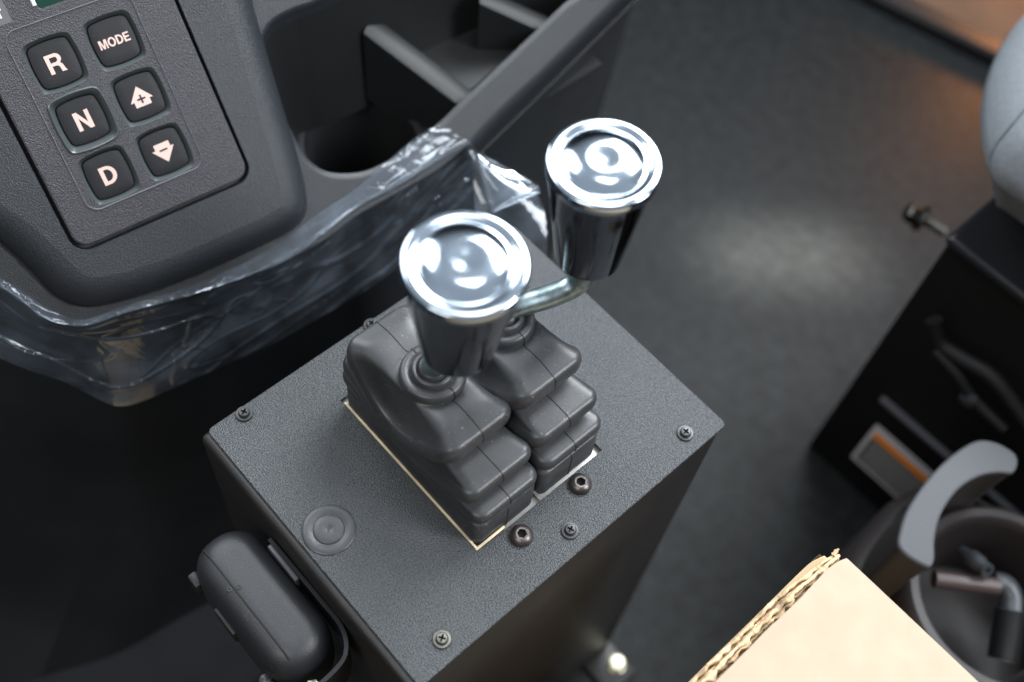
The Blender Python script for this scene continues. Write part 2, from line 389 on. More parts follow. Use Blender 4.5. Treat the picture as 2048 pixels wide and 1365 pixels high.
for (x, y), rt, m_, lb in scr:
    s_ = screw((x, y, 0), rt, m=m_)
    if lb: s_['label'] = lb
def button_bolt(pos, rot, r=.0063):
    mb = MB(); p = Vector(pos)
    prof = [(r * .96, 0), (r, .0006), (r * .99, .0013), (r * .9, .0024), (r * .75, .0034), (r * .58, .0040), (r * .52, .00415)]
    mb.lathe(prof, p, n=48)
    ring = [p + Vector((r * .52 * math.cos(w), r * .52 * math.sin(w), .00415)) for w in [2 * math.pi * k / 48 for k in range(48)]]
    hx = [p + Vector((r * .42 * math.cos(w + rot), r * .42 * math.sin(w + rot), .0041)) for w in [2 * math.pi * k / 6 for k in range(6)]]
    mb.fill([ring, hx], normal=(0, 0, 1))
    h2 = [q + Vector((0, 0, -.0030)) for q in hx]
    mb.loft([hx, h2], mi=0); mb.add(h2, [list(range(6))], 1)
    return mb.build('hex_bolt', [M['bolt_black'], M['void']], box)
button_bolt((.1532, .1326, 0), .2); button_bolt((.1545, .0889, 0), .7)
pg = MB(); c = (.0878, .0155, 0)
pg.lathe([(.0139, 0), (.0138, .0005), (.0132, .0009), (.0105, .0010), (.0088, .0004), (.0082, .0003), (.0078, .0009), (.0070, .0012), (.004, .0012), (.0008, .0012), (.0003, .0009), (0, .0008)], c, n=72)
pg.build('hole_plug', M['plug'], box)
# mounting foot with bolt on the floor
ft = MB(); ft.box(.172, .212, .190, .2218, FZ + .001, FZ + .006, bevel=.001)
ft.build('mounting_foot', M['powder_side'], box)
fb = MB(); q = PZ(1235, 1325, FZ + .012)
fb.lathe([(.0085, FZ + .006 - q.z), (.0085, FZ + .0075 - q.z), (.0072, FZ + .008 - q.z), (.0072, .0), (.006, .0012), (0, .0014)], q, n=24)
fb.build('foot_bolt', M['bolt_bright'], box)
settle(box); tag(box, 'black textured metal control box carrying two chrome-knobbed levers', 'control box')

# ================================================================== LEVERS
def boot_ring(x0, x1, yc, hy, r, z, droop, bulge=0.0, n=10, m=14):
    # rounded rectangle with its long sides sagging in the middle
    L = []
    y0, y1 = yc - hy, yc + hy; r = min(r, hy * .98)
    def side(p, q, k): return [(p[0] + (q[0] - p[0]) * i / k, p[1] + (q[1] - p[1]) * i / k) for i in range(1, k)]
    cs = []
    for cx, cy, a_ in ((x1 - r, y1 - r, 0), (x0 + r, y1 - r, 90), (x0 + r, y0 + r, 180), (x1 - r, y0 + r, 270)):
        cs.append([(cx + r * math.cos(R(a_ + 90 * k / n)), cy + r * math.sin(R(a_ + 90 * k / n))) for k in range(n + 1)])
    pts = []
    for i in range(4):
        pts += cs[i]; pts += side(cs[i][-1], cs[(i + 1) % 4][0], m)
    xc = (x0 + x1) / 2; hx = (x1 - x0) / 2
    for x, y in pts:
        s = (x - xc) / hx; w = (abs(y - yc) / hy)
        f = max(0, 1 - s * s) ** 1.5
        L.append(Vector((x, y + (1 if y > yc else -1) * bulge * f * w * w, z - droop * f)))
    return L
def lever(name, yc, cy, knob_bot, knob_top, label, elbow, rod_start_y, group, knobr, fuller=False):
    root = empty(name, (.088, yc, 0))
    B = MB()
    # xmin, xmax, half width, corner radius, z, droop, bulge
    T = [(.0333, .1436, .0210, .005, -.0030, 0, 0), (.0333, .1434, .0208, .005, .0175, 0, 0), (.0345, .1420, .0200, .006, .0188, .0004, 0), (.0350, .1400, .0194, .006, .0198, .001, 0)]
    def tier(x0, x1, hy, r_, zl, zt, dr, bu):
        h = zt - zl
        for ins, f, in ((.0034, 0), (.0012, .03), (.0003, .14), (0, .34), (0, .58), (.0006, .79), (.0017, .93), (.0030, .988), (.0042, 1.0)):
            T.append((x0 + ins, x1 - ins, hy - ins * .75, max(r_ - ins * .6, .004), zl + h * f, dr, bu))
    def shelf(x0, x1, hy, r_, z, dr):
        T.append((x0, x1, hy, r_, z, dr, .0003)); T.append((x0 + .0008, x1 - .0010, hy - .0006, r_, z + .0006, dr, .0003)); T.append((x0 + .0008, x1 - .0010, hy - .0006, r_, z + .0024, dr + .0008, .0003))
    tier(.0300, .1442, .0214, .0070, .0232, .0312, .0050, .0006)
    shelf(.0390, .1280, .0178, .007, .0315, .0070)
    tier(.0325, .1370, .0224, .0075, .0378, .0472, .0150, .0012)
    shelf(.0420, .1120, .0178, .007, .0473, .0160)
    tier(.0365, .1205, .0232, .0100, .0560, .0670, .0240, .0018)
    T += [(.0450, .1120, .0180, .0075, .0682, .0190, .0004), (.0480, .1060, .0166, .0100, .0688, .0110, 0), (.0530, .1010, .0156, .0130, .0686, .0045, 0), (.0610, .0978, .0154, .0150, .0678, .0010, 0)]
    if fuller: T = [(x0, x1 + (.0022 if z > .05 else 0), hy + .0006, r_, z * (1.075 if z > .02 else 1), dr * .92, bu) for x0, x1, hy, r_, z, dr, bu in T]
    rings = [boot_ring(a0, a1, yc, hy, r_, z, dr, bu) for a0, a1, hy, r_, z, dr, bu in T]
    n = len(rings[0])
    cen = Vector((.0805, cy, .0128 if fuller else .0082))
    ang = [math.atan2(p.y - yc, p.x - .0785) for p in rings[-1]]
    prof = [(.0168, .0592), (.0166, .0596), (.0167, .0620), (.0160, .0640), (.0145, .0648), (.0125, .0643), (.0112, .0635), (.0108, .0645), (.0104, .0665), (.0094, .0672), (.0082, .0668), (.0076, .0655), (.0073, .0660), (.0070, .0685), (.0060, .0688), (.0054, .0670), (.0052, .0600)]
    rr = [[cen + Vector((r_ * math.cos(w), r_ * math.sin(w), z)) for w in ang] for r_, z in prof]
    B.loft(rings + rr)
    bo = B.build('rubber_boot', M['rubber'], root, angle=70)
    # moulding seam running fore and aft over the tiers
    front = min(range(n), key=lambda i: abs(rings[0][i].y - yc - .001) + (0 if rings[0][i].x > .1 else 1))
    back = min(range(n), key=lambda i: abs(rings[0][i].y - yc - .001) + (0 if rings[0][i].x < .06 else 1))
    sm = MB()
    for idx in (front, back):
        sm.tube([r_[idx] for r_ in rings] + [r_[idx] for r_ in rr[:6]], .00038, 6)
    sm.build('moulding_seam', M['rubber_dark'], bo)
    # bent rod
    s0 = Vector((.0805, cy, .063)); rb = MB()
    ctrl = [s0, s0 + Vector((0, 0, .012))] + elbow + [Vector(knob_bot) + (Vector(knob_top) - Vector(knob_bot)) * .15]
    path = catmull(ctrl, 48)
    rb.tube(path, .0062, 24)
    rb.build('bent_rod', M['zinc'], root)
    # knob: tapered polished sleeve with a dished cap
    kb = Vector(knob_bot); kt = Vector(knob_top); ax = kt - kb; Lk = ax.length; Rt = knobr
    k1 = MB(); k1.lathe([(.0052, .0), (Rt * .62, 0), (Rt * .655, .0008), (Rt * .67, .003), (Rt * .915, Lk * .76), (Rt * .955, Lk * .85), (Rt * .975, Lk * .885)], kb, ax, 96)
    k1.build('knob_sleeve', M['chrome_side'], root)
    k2 = MB(); z = Lk
    k2.lathe([(Rt * .975, z * .884), (Rt * .995, z * .893), (Rt, z * .91), (Rt, z * .935), (Rt * .992, z * .951), (Rt * .975, z * .962), (Rt * .95, z * .9665), (Rt * .90, z * .9685), (Rt * .85, z * .9675), (Rt * .81, z * .963), (Rt * .775, z * .957), (Rt * .74, z * .955), (Rt * .70, z * .959), (Rt * .66, z * .966),
              (Rt * .58, z * .980), (Rt * .48, z * .991), (Rt * .36, z * .998), (Rt * .22, z * .996), (Rt * .12, z * .992), (Rt * .05, z * .9905), (0, z * .990)], kb, ax, 96)
    k2.build('knob_cap', M['chrome'], root, angle=60)
    settle(root); tag(root, label, 'lever', group)
    return root
G = 'lever controls on the black box'
lever('lever_control', .0882, .0895, (.0965, .0895, .117), (.0997, .0880, .187),
      'chrome-knobbed lever nearer the keypad, its short rod rising into the knob', [Vector((.0835, .0895, .0855)), Vector((.0905, .0895, .093)), Vector((.0962, .0898, .104))], .09, G, .0261)
lever('lever_control', .1332, .1345, (.0950, .1740, .112), (.0950, .1702, .184),
      'chrome-knobbed lever whose long bent rod reaches out over the box edge', [Vector((.0822, .141, .0815)), Vector((.089, .158, .083)), Vector((.0938, .1695, .0872)), Vector((.0950, .1735, .097))], .134, G, .0253, True)

# ================================================================== DASHBOARD CONSOLE
con = empty('dashboard_console', K(300, 300, -.06))
DH = -.014
def px_loop(px, h, n, closed=True): return [K(p[0], p[1], h) for p in catmull([Vector((x, y, 0)) for x, y in px], n, closed)]
fold = [(-220, 470), (-100, 522), (0, 576), (50, 610), (95, 640), (165, 652), (250, 626), (330, 604), (400, 585), (530, 540), (640, 484), (715, 430), (800, 382), (880, 335), (932, 292)]
rail_o = [(932, 285), (1000, 214), (1100, 120), (1200, 22), (1290, -70)]
pocket = [(640, -6), (585, 14), (540, 40), (519, 75), (514, 112), (530, 170), (562, 240), (592, 298), (616, 332), (648, 353), (690, 359), (740, 352), (800, 322), (850, 285), (896, 246), (935, 207), (1030, 118), (1128, 24), (1190, -40), (1100, -140), (900, -120)]
FOLD = px_loop(fold, DH, 90, False); RAIL = px_loop(rail_o, DH, 40, False); POCK = px_loop(pocket, DH, 140)
body = MB()
tops = [K(1100, -190, DH), K(600, -200, DH), K(-220, -190, DH)]
body.fill([FOLD + RAIL[1:] + tops, POCK], normal=KN)
# rounded lip of the pocket, then its walls dropping straight down
Zd = Vector((0, 0, -1)); cpk = sum(POCK, Vector()) / len(POCK)
inw = []
for i in range(len(POCK)):
    t = (POCK[(i + 1) % len(POCK)] - POCK[i - 1]).normalized(); q = KN.cross(t)
    if q.dot(cpk - POCK[i]) < 0: q = -q
    inw.append(q)
if inw[0].dot(cpk - POCK[0]) < 0: inw = [-v for v in inw]
PF = -.034
l1 = [p + q * .0016 - KN * .0004 for p, q in zip(POCK, inw)]; l2 = [p + q * .0034 - KN * .0022 for p, q in zip(POCK, inw)]; l3 = [p + Zd * .006 for p in l2]
body.loft([POCK, l1, l2, l3])
wl_ = [p + Zd * .0005 for p in l3]; wf = [Vector((p.x, p.y, PF)) + (Vector((cpk.x, cpk.y, PF)) - Vector((p.x, p.y, PF))).normalized() * .004 for p in l3]
body.loft([l3, [a_.lerp(b_, .5) for a_, b_ in zip(l3, wf)], wf], mi=1)
# pocket floor with the cup hole
cc = PZ(722, 288, PF); cr_ = .0385
hole = [cc + Vector((cr_ * math.cos(w), cr_ * math.sin(w), 0)) for w in [2 * math.pi * k / 72 for k in range(72)]]
body.lathe([(cr_ + .006, .0), (cr_ + .0055, .0014), (cr_ + .0030, .0022), (cr_, .0014)], cc, n=72, mi=0)
body.lathe([(cr_, .0014), (cr_ - .001, -.003), (cr_ - .004, -.07), (0, -.0705)], cc, n=72, mi=1)
xs = [p.x for p in wf]; ys = [p.y for p in wf]
ob = [Vector((min(xs) - .01, min(ys) - .01, PF)), Vector((max(xs) + .01, min(ys) - .01, PF)), Vector((max(xs) + .01, max(ys) + .01, PF)), Vector((min(xs) - .01, max(ys) + .01, PF))]
body.fill([ob, hole], normal=(0, 0, 1), mi=1)
# outer side of the rail and front skirt
seam1 = [K(p.x, p.y, DH - .006) for p in catmull([Vector((x, y, 0)) for x, y in [(952, 300), (1018, 232), (1120, 134), (1222, 34), (1310, -52)]], 40)]
seam2 = [K(p.x, p.y, DH - .014) for p in catmull([Vector((x, y, 0)) for x, y in [(960, 306), (1028, 240), (1132, 138), (1236, 34), (1325, -52)]], 40)]
mid1 = [a_.lerp(b_, .45) + KN * .0022 for a_, b_ in zip(RAIL, seam1)]
body.loft([RAIL, mid1, seam1, seam2], closed=False)
s3 = [p + KU * .003 + Vector((0, 0, .0005)) for p in seam2]; s3b = [p + KU * .0035 - KN * .001 for p in seam2]
low = [PD(p.x, p.y, p.z) for p in catmull([Vector(v) for v in [(985, 400, .80), (1040, 332, .82), (1105, 262, .84), (1160, 196, .86), (1205, 130, .88), (1255, 20, .92), (1290, -70, .95)]], 40)]
low2 = [p + Vector((0, 0, -.3)) - KU * .03 for p in low]
body.loft([seam2, s3, s3b, low, low2], closed=False)
def drop(px, h, n=90): return [K(p.x, p.y, h) for p in catmull([Vector((x, y, 0)) for x, y in px], n)]
c2 = [(-220, 530), (-100, 580), (0, 630), (60, 655), (120, 672), (200, 682), (280, 672), (370, 645), (500, 590), (640, 520), (760, 452), (860, 392), (950, 324)]
c3 = [(-220, 640), (-100, 680), (0, 715), (90, 740), (170, 765), (240, 790), (310, 780), (400, 735), (520, 680), (640, 615), (760, 550), (860, 480), (960, 410)]
k2 = drop(c2, -.032); k3 = drop(c3, -.062)
body.loft([FOLD, [p - KN * .003 + (q - p).normalized() * .002 for p, q in zip(FOLD, k2)], k2, k3], closed=False)
body.loft([k3, [p + Vector((-.004, -.01, -.10)) for p in k3], [p + Vector((.0, -.04, -.24)) for p in k3], [p + Vector((.02, -.14, -.36)) for p in k3], [Vector((p.x + .05, p.y - .36, FZ + .012)) for p in k3]], closed=False, mi=2)  # lower panel flared over the floor, its dark tone standing in for shade
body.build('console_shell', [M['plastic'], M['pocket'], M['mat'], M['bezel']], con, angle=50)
# divider bars and small tray in the pocket
dv = MB()
def bar(p, q, w, zdrop, slot=0):
    p = Vector(p); q = Vector(q); t = (q - p); t.z = 0; t.normalize(); s_ = Vector((-t.y, t.x, 0)) * w
    prof = [(-1, -zdrop), (-1, -.0018), (-.8, -.0004), (0, 0), (.8, -.0004), (1, -.0018), (1, -zdrop)]
    dv.loft([[p + s_ * a_ + Vector((0, 0, b_)) for a_, b_ in prof], [q + s_ * a_ + Vector((0, 0, b_)) for a_, b_ in prof]], closed=False, cap0=False)
    dv.add([p + s_ * a_ + Vector((0, 0, b_)) for a_, b_ in prof], [list(range(7))])
bar(PZ(738, 46, .036), PZ(936, 197, -.004), .0088, .06)
bar(PZ(960, -14, .036), PZ(1108, 54, .010), .0085, .05)
tray = [PZ(x, y, -.006) for x, y in [(770, 90), (835, 78), (880, 20), (970, -60), (1100, 38), (930, 190)]]
dv.add(tray, [list(range(6))])
dv.build('pocket_divider', M['pocket'], con, recalc=True)
# raised block that carries the keypad
blk = [(-200, 470), (-90, 440), (-10, 478), (60, 540), (110, 592), (165, 614), (230, 606), (330, 576), (440, 530), (540, 484), (592, 455), (612, 425), (611, 385), (598, 325), (570, 232), (540, 132), (512, 35), (485, -70), (440, -190), (-200, -190)]
B2 = ccw([tuple(KUV(p.x, p.y, DH)) for p in catmull([Vector((x, y, 0)) for x, y in blk], 160, True)])
def inset(loop, d, it=3):
    out = offset(loop, d)
    for _ in range(it): out = [tuple((Vector(out[i - 1]) + Vector(out[i]) * 2 + Vector(out[(i + 1) % len(out)])) / 4) for i in range(len(out))]
    return out
bprof = [(0, DH - .001), (.0004, DH + .0025), (.0014, DH + .0050), (.0030, DH + .0074), (.0052, DH + .0094), (.0080, DH + .0112), (.0112, DH + .0126), (.0150, DH + .0136), (.0190, 0)]
rings = []; cur = B2; last_o = 0
for o_, h in bprof:
    if o_ > last_o: cur = inset(cur, o_ - last_o, 1); last_o = o_
    rings.append([KP(u, v, h) for u, v in cur])
PU0, PU1, PV0, PV1 = -.0335, .0728, -.0640, .112
gap = ccw(rrect(PU0 - .0022, PU1 + .0022, PV0 - .0026, PV1 + .002, .0105, 8))
bk = MB(); bk.loft(rings)
bk.fill([rings[-1], [KP(u, v, 0) for u, v in gap]], normal=KN)
gp1 = [KP(u, v, -.0004) for u, v in offset(gap, .0003)]; gp2 = [KP(u, v, -.007) for u, v in offset(gap, .0004)]
bk.loft([[KP(u, v, 0) for u, v in gap], gp1, gp2], cap1=True)
bk.build('keypad_block', M['plastic'], con, angle=50)
# keypad panel
pan = ccw(rrect(PU0, PU1, PV0, PV1, .0085, 8))
BC = [(-.0002, .0325), (.0336, .0322), (-.0002, 0), (.0334, .0003), (-.0004, -.0325), (.0330, -.0325)]
# centres measured on the photo
BC = [tuple(KUV(x, y)) for x, y in [(111, 127), (229, 82), (167, 241), (281, 194), (218, 350), (329, 304)]]
def pillow(cu, cv, a_, bul=.10, rr_=2, n=14):
    pts = []
    for k in range(4):
        w = R(90 * k); c_, s_ = math.cos(w), math.sin(w)
        for i in range(n):
            t = -1 + 2 * i / n; x = a_ * (1 + bul * (1 - t * t)) ; y = a_ * t
            pts.append((x * c_ - y * s_, x * s_ + y * c_))
    for _ in range(rr_): pts = [tuple((Vector(pts[i - 1]) + Vector(pts[i]) * 2 + Vector(pts[(i + 1) % len(pts)])) / 4) for i in range(len(pts))]
    return [(cu + x * .97, cv + y) for x, y in pts]
PH = .0012
pn = MB()
pr0 = [KP(u, v, -.0066) for u, v in pan]; pr1 = [KP(u, v, PH - .0012) for u, v in pan]; pr2 = [KP(u, v, PH - .0003) for u, v in offset(pan, .0004)]; pr3 = [KP(u, v, PH) for u, v in offset(pan, .0013)]
pn.loft([pr0, pr1, pr2, pr3])
# hole for the display at the top left
du0, dv0 = KUV(72, 24); lcdh = ccw(rrect(du0 + .0010, du0 + .062, dv0 - .0005, dv0 + .040, .003, 4))
holes = [pillow(u, v, .01320) for u, v in BC]
pn.fill([pr3] + [[KP(u, v, PH) for u, v in h] for h in holes] + [[KP(u, v, PH) for u, v in lcdh]], normal=KN)
for (u, v), h in zip(BC, holes):
    pass
lw_ = offset(lcdh, .0012)
pn.loft([[KP(u, v, PH) for u, v in lcdh], [KP(u, v, PH - .0018) for u, v in lw_]])
pad = pn.build('keypad_panel', M['panel'], con, angle=40)
rc = MB()
for i, (u, v) in enumerate(BC):
    r0 = pillow(u, v, .01320); r1 = pillow(u, v, .01285); r2 = pillow(u, v, .01140); r3 = pillow(u, v, .01115)
    rc.loft([[KP(a_, b_, PH) for a_, b_ in r0], [KP(a_, b_, PH - .0005) for a_, b_ in r1], [KP(a_, b_, PH - .0026) for a_, b_ in r2], [KP(a_, b_, PH - .0042) for a_, b_ in r3]])
rc.build('key_recess', M['bezel'], pad)
# thin raised line round the keys
ln = MB(); lp = ccw(rrect(-.0185, .0535, -.0520, .0495, .006, 8))
cl = [KUV(x, y) for x, y in [(22, 100), (170, 415), (405, 365), (275, 0)]]
lu0 = (cl[0].x + cl[1].x) / 2; lv0 = cl[1].y - .004; lu1 = (cl[2].x + cl[3].x) / 2 + .001
lp = ccw(rrect(lu0, lu1, lv0, .0545, .007, 8))
lo = [KP(u, v, PH) for u, v in offset(lp, -.0003)]; lm = [KP(u, v, PH + .0007) for u, v in lp]; li = [KP(u, v, PH) for u, v in offset(lp, .0003)]
ln.loft([lo, lm, li]); ln.build('border_ridge', M['ridge'], pad)
# raised ring round the N key
rg = MB(); u, v = BC[2]
rg.loft([[KP(a_, b_, h) for a_, b_ in pillow(u, v, s_)] for s_, h in ((.0149, PH), (.0146, PH + .0007), (.0141, PH + .0010), (.0136, PH + .0006), (.0133, PH))])
rg.build('key_ring', M['bezel'], pad)
def arrow(up):
    a_ = [(-.0065, -.0020), (0, .0060), (.0065, -.0020), (.0045, -.0020), (.0045, -.0052), (-.0045, -.0052), (-.0045, -.0020)]
    return a_ if up else [(x, -y) for x, y in a_][::-1]
for i, (u, v) in enumerate(BC):
    mb = MB(); hs = [PH - .0036, PH - .0021, PH - .00185, PH - .00178, PH - .0017]
    base = [pillow(u, v, s_) for s_ in (.01100, .01097, .0108, .0106, .006)]
    mb.loft([[KP(a_, b_, h) for a_, b_ in r] for r, h in zip(base, hs)], cap1=True)
    H = PH - .0015
    if i in (3, 5):
        pts = arrow(i == 3); k = 1.0
        mb.add([KP(u + x * k, v + y * k, H) for x, y in pts], [list(range(7))], 1)
        yc_ = -.0012 if i == 3 else .0012; w, l_ = .0005, .0024
        bars = [(-l_, l_, -w, w)] + ([(-w, w, -l_, l_)] if i == 3 else [])
        for j, (x0, x1, y0, y1) in enumerate(bars):
            mb.add([KP(u + x, v + y + yc_, H + .00012 + j * .00006) for x, y in ((x0, y0), (x1, y0), (x1, y1), (x0, y1))], [[0, 1, 2, 3]], 0)
    else:
        s_ = {0: 'R', 1: 'MODE', 2: 'N', 4: 'D'}[i]; tw = {0: .0088, 1: .0172, 2: .0086, 4: .0086}[i]; th_ = .0049 if i == 1 else .0102
        word(mb, s_, lambda x, y: KP(u + x, v + y, H), tw, th_, 1)
    o = mb.build('key', [M['button'], M['legend']], pad, angle=40)
    o['label'] = ['square key lettered R', 'square key lettered MODE', 'square key lettered N inside a raised ring', 'square key with an up arrow and plus sign', 'square key lettered D', 'square key with a down arrow and minus sign'][i]
# display and black label beside it
ld = MB(); ld.loft([[KP(u, v, PH - .0018) for u, v in offset(lcdh, .0005)]], cap1=True); ld.f = []; ld.m = []
q = [KP(a_, b_, PH - .0016) for a_, b_ in offset(lcdh, .0003)]; ld.v = []; ld.add(q, [list(range(len(q)))])
for (x0, x1, y0, y1) in ((.0045, .0075, .0048, .0058), (.0045, .0055, .0058, .010), (.018, .026, .0018, .0024), (.031, .036, .003, .0042), (.035, .036, .0042, .009)):
    ld.add([KP(du0 + x, dv0 + y, PH - .0014) for x, y in ((x0, y0), (x1, y0), (x1, y1), (x0, y1))], [[0, 1, 2, 3]], 1)
ld.build('display', [M['lcd'], M['lcd_seg']], pad, smooth=False)
wr = MB(); wr.tube([KP(du0 + .0006, dv0 + .003, PH), KP(du0 + .0004, dv0 + .04, PH)], .0011, 8); wr.build('display_rim', M['white'], pad)
tu, tv = KUV(28, 42)
bl = MB(); r_ = ccw(rrect(PU0 + .0015, tu - .001, tv - .0002, tv + .06, .0008, 3)); q = [KP(a_, b_, PH + .00012) for a_, b_ in r_]; bl.add(q, [list(range(len(q)))])
tu, tv = KUV(-2, 29)
word(bl, 'T', lambda x, y: KP(tu + x, tv + y, PH + .0003), .0032, .0046, 1)
bl.build('printed_label', [M['label_black'], M['white']], pad, smooth=False)
settle(con); tag(con, 'black moulded dashboard with shift keypad, cup holder and open storage pocket', 'dashboard')

# ================================================================== PROTECTIVE FILM
fm = empty('plastic_film', K(400, 600, -.02))
N = 520
f0 = [(-220, 455), (-100, 505), (0, 556), (60, 594), (105, 622), (165, 640), (250, 612), (330, 588), (400, 566), (520, 510), (600, 455), (650, 418), (700, 386), (742, 352), (790, 310), (832, 276), (878, 247)]
f1 = [(-220, 466), (-100, 518), (0, 572), (50, 606), (92, 638), (165, 651), (250, 624), (330, 602), (400, 583), (530, 538), (600, 500), (650, 462), (715, 412), (800, 366), (870, 322), (942, 286)]
f2 = [(-220, 520), (-100, 570), (0, 622), (60, 650), (120, 668), (200, 680), (280, 672), (370, 645), (500, 585), (640, 515), (760, 445), (860, 385), (950, 318)]
f3 = [(-220, 600), (-100, 660), (0, 716), (60, 742), (130, 765), (200, 800), (240, 812), (290, 800), (400, 752), (520, 700), (640, 635), (760, 560), (860, 480), (948, 420)]
def fcurve(px, h): return [K(p.x, p.y, h) for p in catmull([Vector((x, y, 0)) for x, y in px], N)]
F0 = fcurve(f0, DH + .0012); F1 = fcurve(f1, DH + .0016); F2 = fcurve(f2, -.026); F3 = fcurve(f3, -.048)
rows = []
def seg(A, B, k, w0=0, incl=False):
    return [[a_.lerp(b_, i / k) for a_, b_ in zip(A, B)] for i in range(k + (1 if incl else 0))]
rows = seg(F0, F1, 24) + seg(F1, F2, 28) + seg(F2, F3, 52, incl=True)
def crease(j, i):
    # a few long tensioned folds that run along the edge, with small crumples where the film is gathered
    s = j / N * 14; i = i / 2
    a_ = 1 - abs(noise.noise(Vector((s * .26, i * .060 + s * .14, 3.1)))) * 16
    d_ = 1 - abs(noise.noise(Vector((s * .40 + 30, i * .085 + s * .22, 8.1)))) * 20
    g_ = max(0, noise.noise(Vector((s * .55, 2.2, i * .02)))) * 2.4
    b_ = (1 - abs(noise.noise(Vector((s * 1.3 + 9, i * .12 - s * .3, 7.7)))) * 9) * g_
    c_ = noise.noise(Vector((s * .7, i * .08, 1.3)))
    return max(a_, 0) * .0008 + max(d_, 0) * .0005 + max(b_, 0) * .0009 + c_ * .0016
for i, r in enumerate(rows):
    for j in range(N):
        amp = .35 if i < 16 else (.9 if i < 40 else 1.5)
        e_ = math.exp(-((i - 24) / 1.8) ** 2) * .0017                  # pinched fold along the edge
        r[j] = r[j] + KN * (crease(j, i) * amp + e_)
mb = MB(); mb.loft(rows, closed=False)
mb.build('film_sheet', M['film'], fm, angle=50)
# loose corner: a strip hanging behind the box and a curled-over flap
hg = MB(); hr = []
lft = catmull([PD(x, y, d_) for x, y, d_ in [(946, 308, .713), (948, 380, .712), (952, 470, .715), (960, 580, .73)]], 24)
rgt = catmull([PD(x, y, d_) for x, y, d_ in [(962, 306, .716), (1050, 372, .718), (1086, 412, .722), (1094, 500, .728), (1092, 600, .735)]], 24)
for a_, b_ in zip(lft, rgt):
    hr.append([a_.lerp(b_, t / 20) - ray(1000, 400) * (.003 * math.sin(t / 20 * 5 + a_.z * 60)) for t in range(21)])
hg.loft(hr, closed=False); hg.build('hanging_strip', M['film'], fm)
cf = MB(); e0 = catmull([PD(x, y, d_) for x, y, d_ in [(950, 312, .708), (966, 362, .702), (985, 424, .700)]], 16)
e1 = catmull([PD(x, y, d_) for x, y, d_ in [(966, 309, .712), (1024, 342, .706), (1078, 374, .704)]], 16)
rr_ = []
for a_, b_ in zip(e0, e1):
    row = [a_.lerp(b_, t / 14) - ray(1000, 380) * (.0025 * math.sin(t / 14 * 3)) for t in range(15)]
    rr_.append(row)
cf.loft(rr_, closed=False)
# rolled edge of the flap
pa, pb = e0[-1], e1[-1]; rad = .0042
cyl = []
for t in range(15):
    c_ = pa.lerp(pb, t / 14); rt = rad * (.15 + .85 * t / 14)
    cyl.append([c_ + ray(1040, 400) * (-rt * math.cos(w) + rt) + (RM @ Vector((.25, -1, 0))).normalized() * rt * math.sin(w) for w in [math.pi * 1.5 * k / 12 for k in range(13)]])
cf.loft(cyl, closed=False); cf.build('curled_flap', M['film'], fm, angle=60)
settle(fm); tag(fm, 'crumpled clear protective film wrapped over the lower edge of the dashboard', 'plastic film')

# ================================================================== BLACK HOUSING ON THE SIDE OF THE BOX
hs = empty('clip_on_housing', (.088, -.03, -.09))
def sring(x0, x1, y0, y1, r, z): return [Vector((x, y, z)) for x, y in ccw(rrect(x0, x1, y0, y1, r, 8))]
def half(x0, x1, y0, y1, rs, name, zt, zb):
    mb = MB(); rings = []
    pr2 = [(.0005, zb), (0, zb + .006), (0, zt - .013), (.0008, zt - .009), (.0025, zt - .0055), (.0055, zt - .0025), (.0095, zt - .0006), (.0125, zt)]
    return mb, pr2
X0, X1, Y0, Y1, ZT, ZBm = .040, .1305, -.0480, -.0092, -.022, -.075
ys = -.0365                                                    # parting line
full = MB(); rings = []
for o_, z in [(.006, ZBm), (.002, ZBm + .003), (0, ZBm + .010), (0, ZT - .017), (.0010, ZT - .0105), (.0028, ZT - .006), (.0055, ZT - .0028), (.0085, ZT - .0012), (.0110, ZT - .0005), (.0135, ZT - .0001), (.0155, ZT)]:
    rings.append(sring(X0 + o_, X1 - o_, Y0 + o_, Y1 - o_ * .9, (.0175 - o_ * .8) if o_ < .009 else .0034 + max(0, (.0155 - o_)) * .9, z))
full.loft(rings, cap0=True, cap1=True)
full.build('case', M['housing'], hs, angle=60, recalc=True)
# parting groove running over the top as a dark thin band
def topz(x, y):
    # height of the case top at x, y
    best = ZBm
    prof = [(0, ZT - .017), (.0010, ZT - .0105), (.0028, ZT - .006), (.0055, ZT - .0028), (.0085, ZT - .0012), (.0110, ZT - .0005), (.0135, ZT - .0001), (.0155, ZT)]
    d_ = min(x - X0, X1 - x, y - Y0, (Y1 - y) / .9)
    # rounded corners in plan
    r_ = .0185
    for cx in (X0 + r_, X1 - r_):
        if (cx == X0 + r_ and x < cx) or (cx == X1 - r_ and x > cx):
            for cy in (Y0 + r_ , Y1 - r_):
                if (cy < (Y0 + Y1) / 2 and y < cy) or (cy > (Y0 + Y1) / 2 and y > cy):
                    d_ = r_ - math.hypot(x - cx, y - cy)
    if d_ <= 0: return ZT - .017
    for (a0, z0), (a1, z1) in zip(prof, prof[1:]):
        if d_ <= a1: return z0 + (z1 - z0) * (d_ - a0) / (a1 - a0)
    return ZT
gr = MB(); pth = [Vector((X0 + .0035 + (X1 - X0 - .012) * t / 40, ys, 0)) for t in range(41)]
pth = [Vector((p.x, p.y, topz(p.x, p.y) - .00035)) for p in pth]
gr.tube(pth, .0007, 6); gr.build('parting_groove', M['void'], hs)
sc_ = MB()
for dy in (.0022, -.0022):
    x_ = .074 + (.0012 if dy > 0 else -.0012); z_ = topz(x_, ys + dy)
    sc_.lathe([(.0014, -.0005), (.0013, .0004), (.0007, .0004), (.0005, -.0003), (0, -.0003)], (x_, ys + dy, z_), n=16)
sc_.build('locating_pip', M['rubber_dark'], hs)
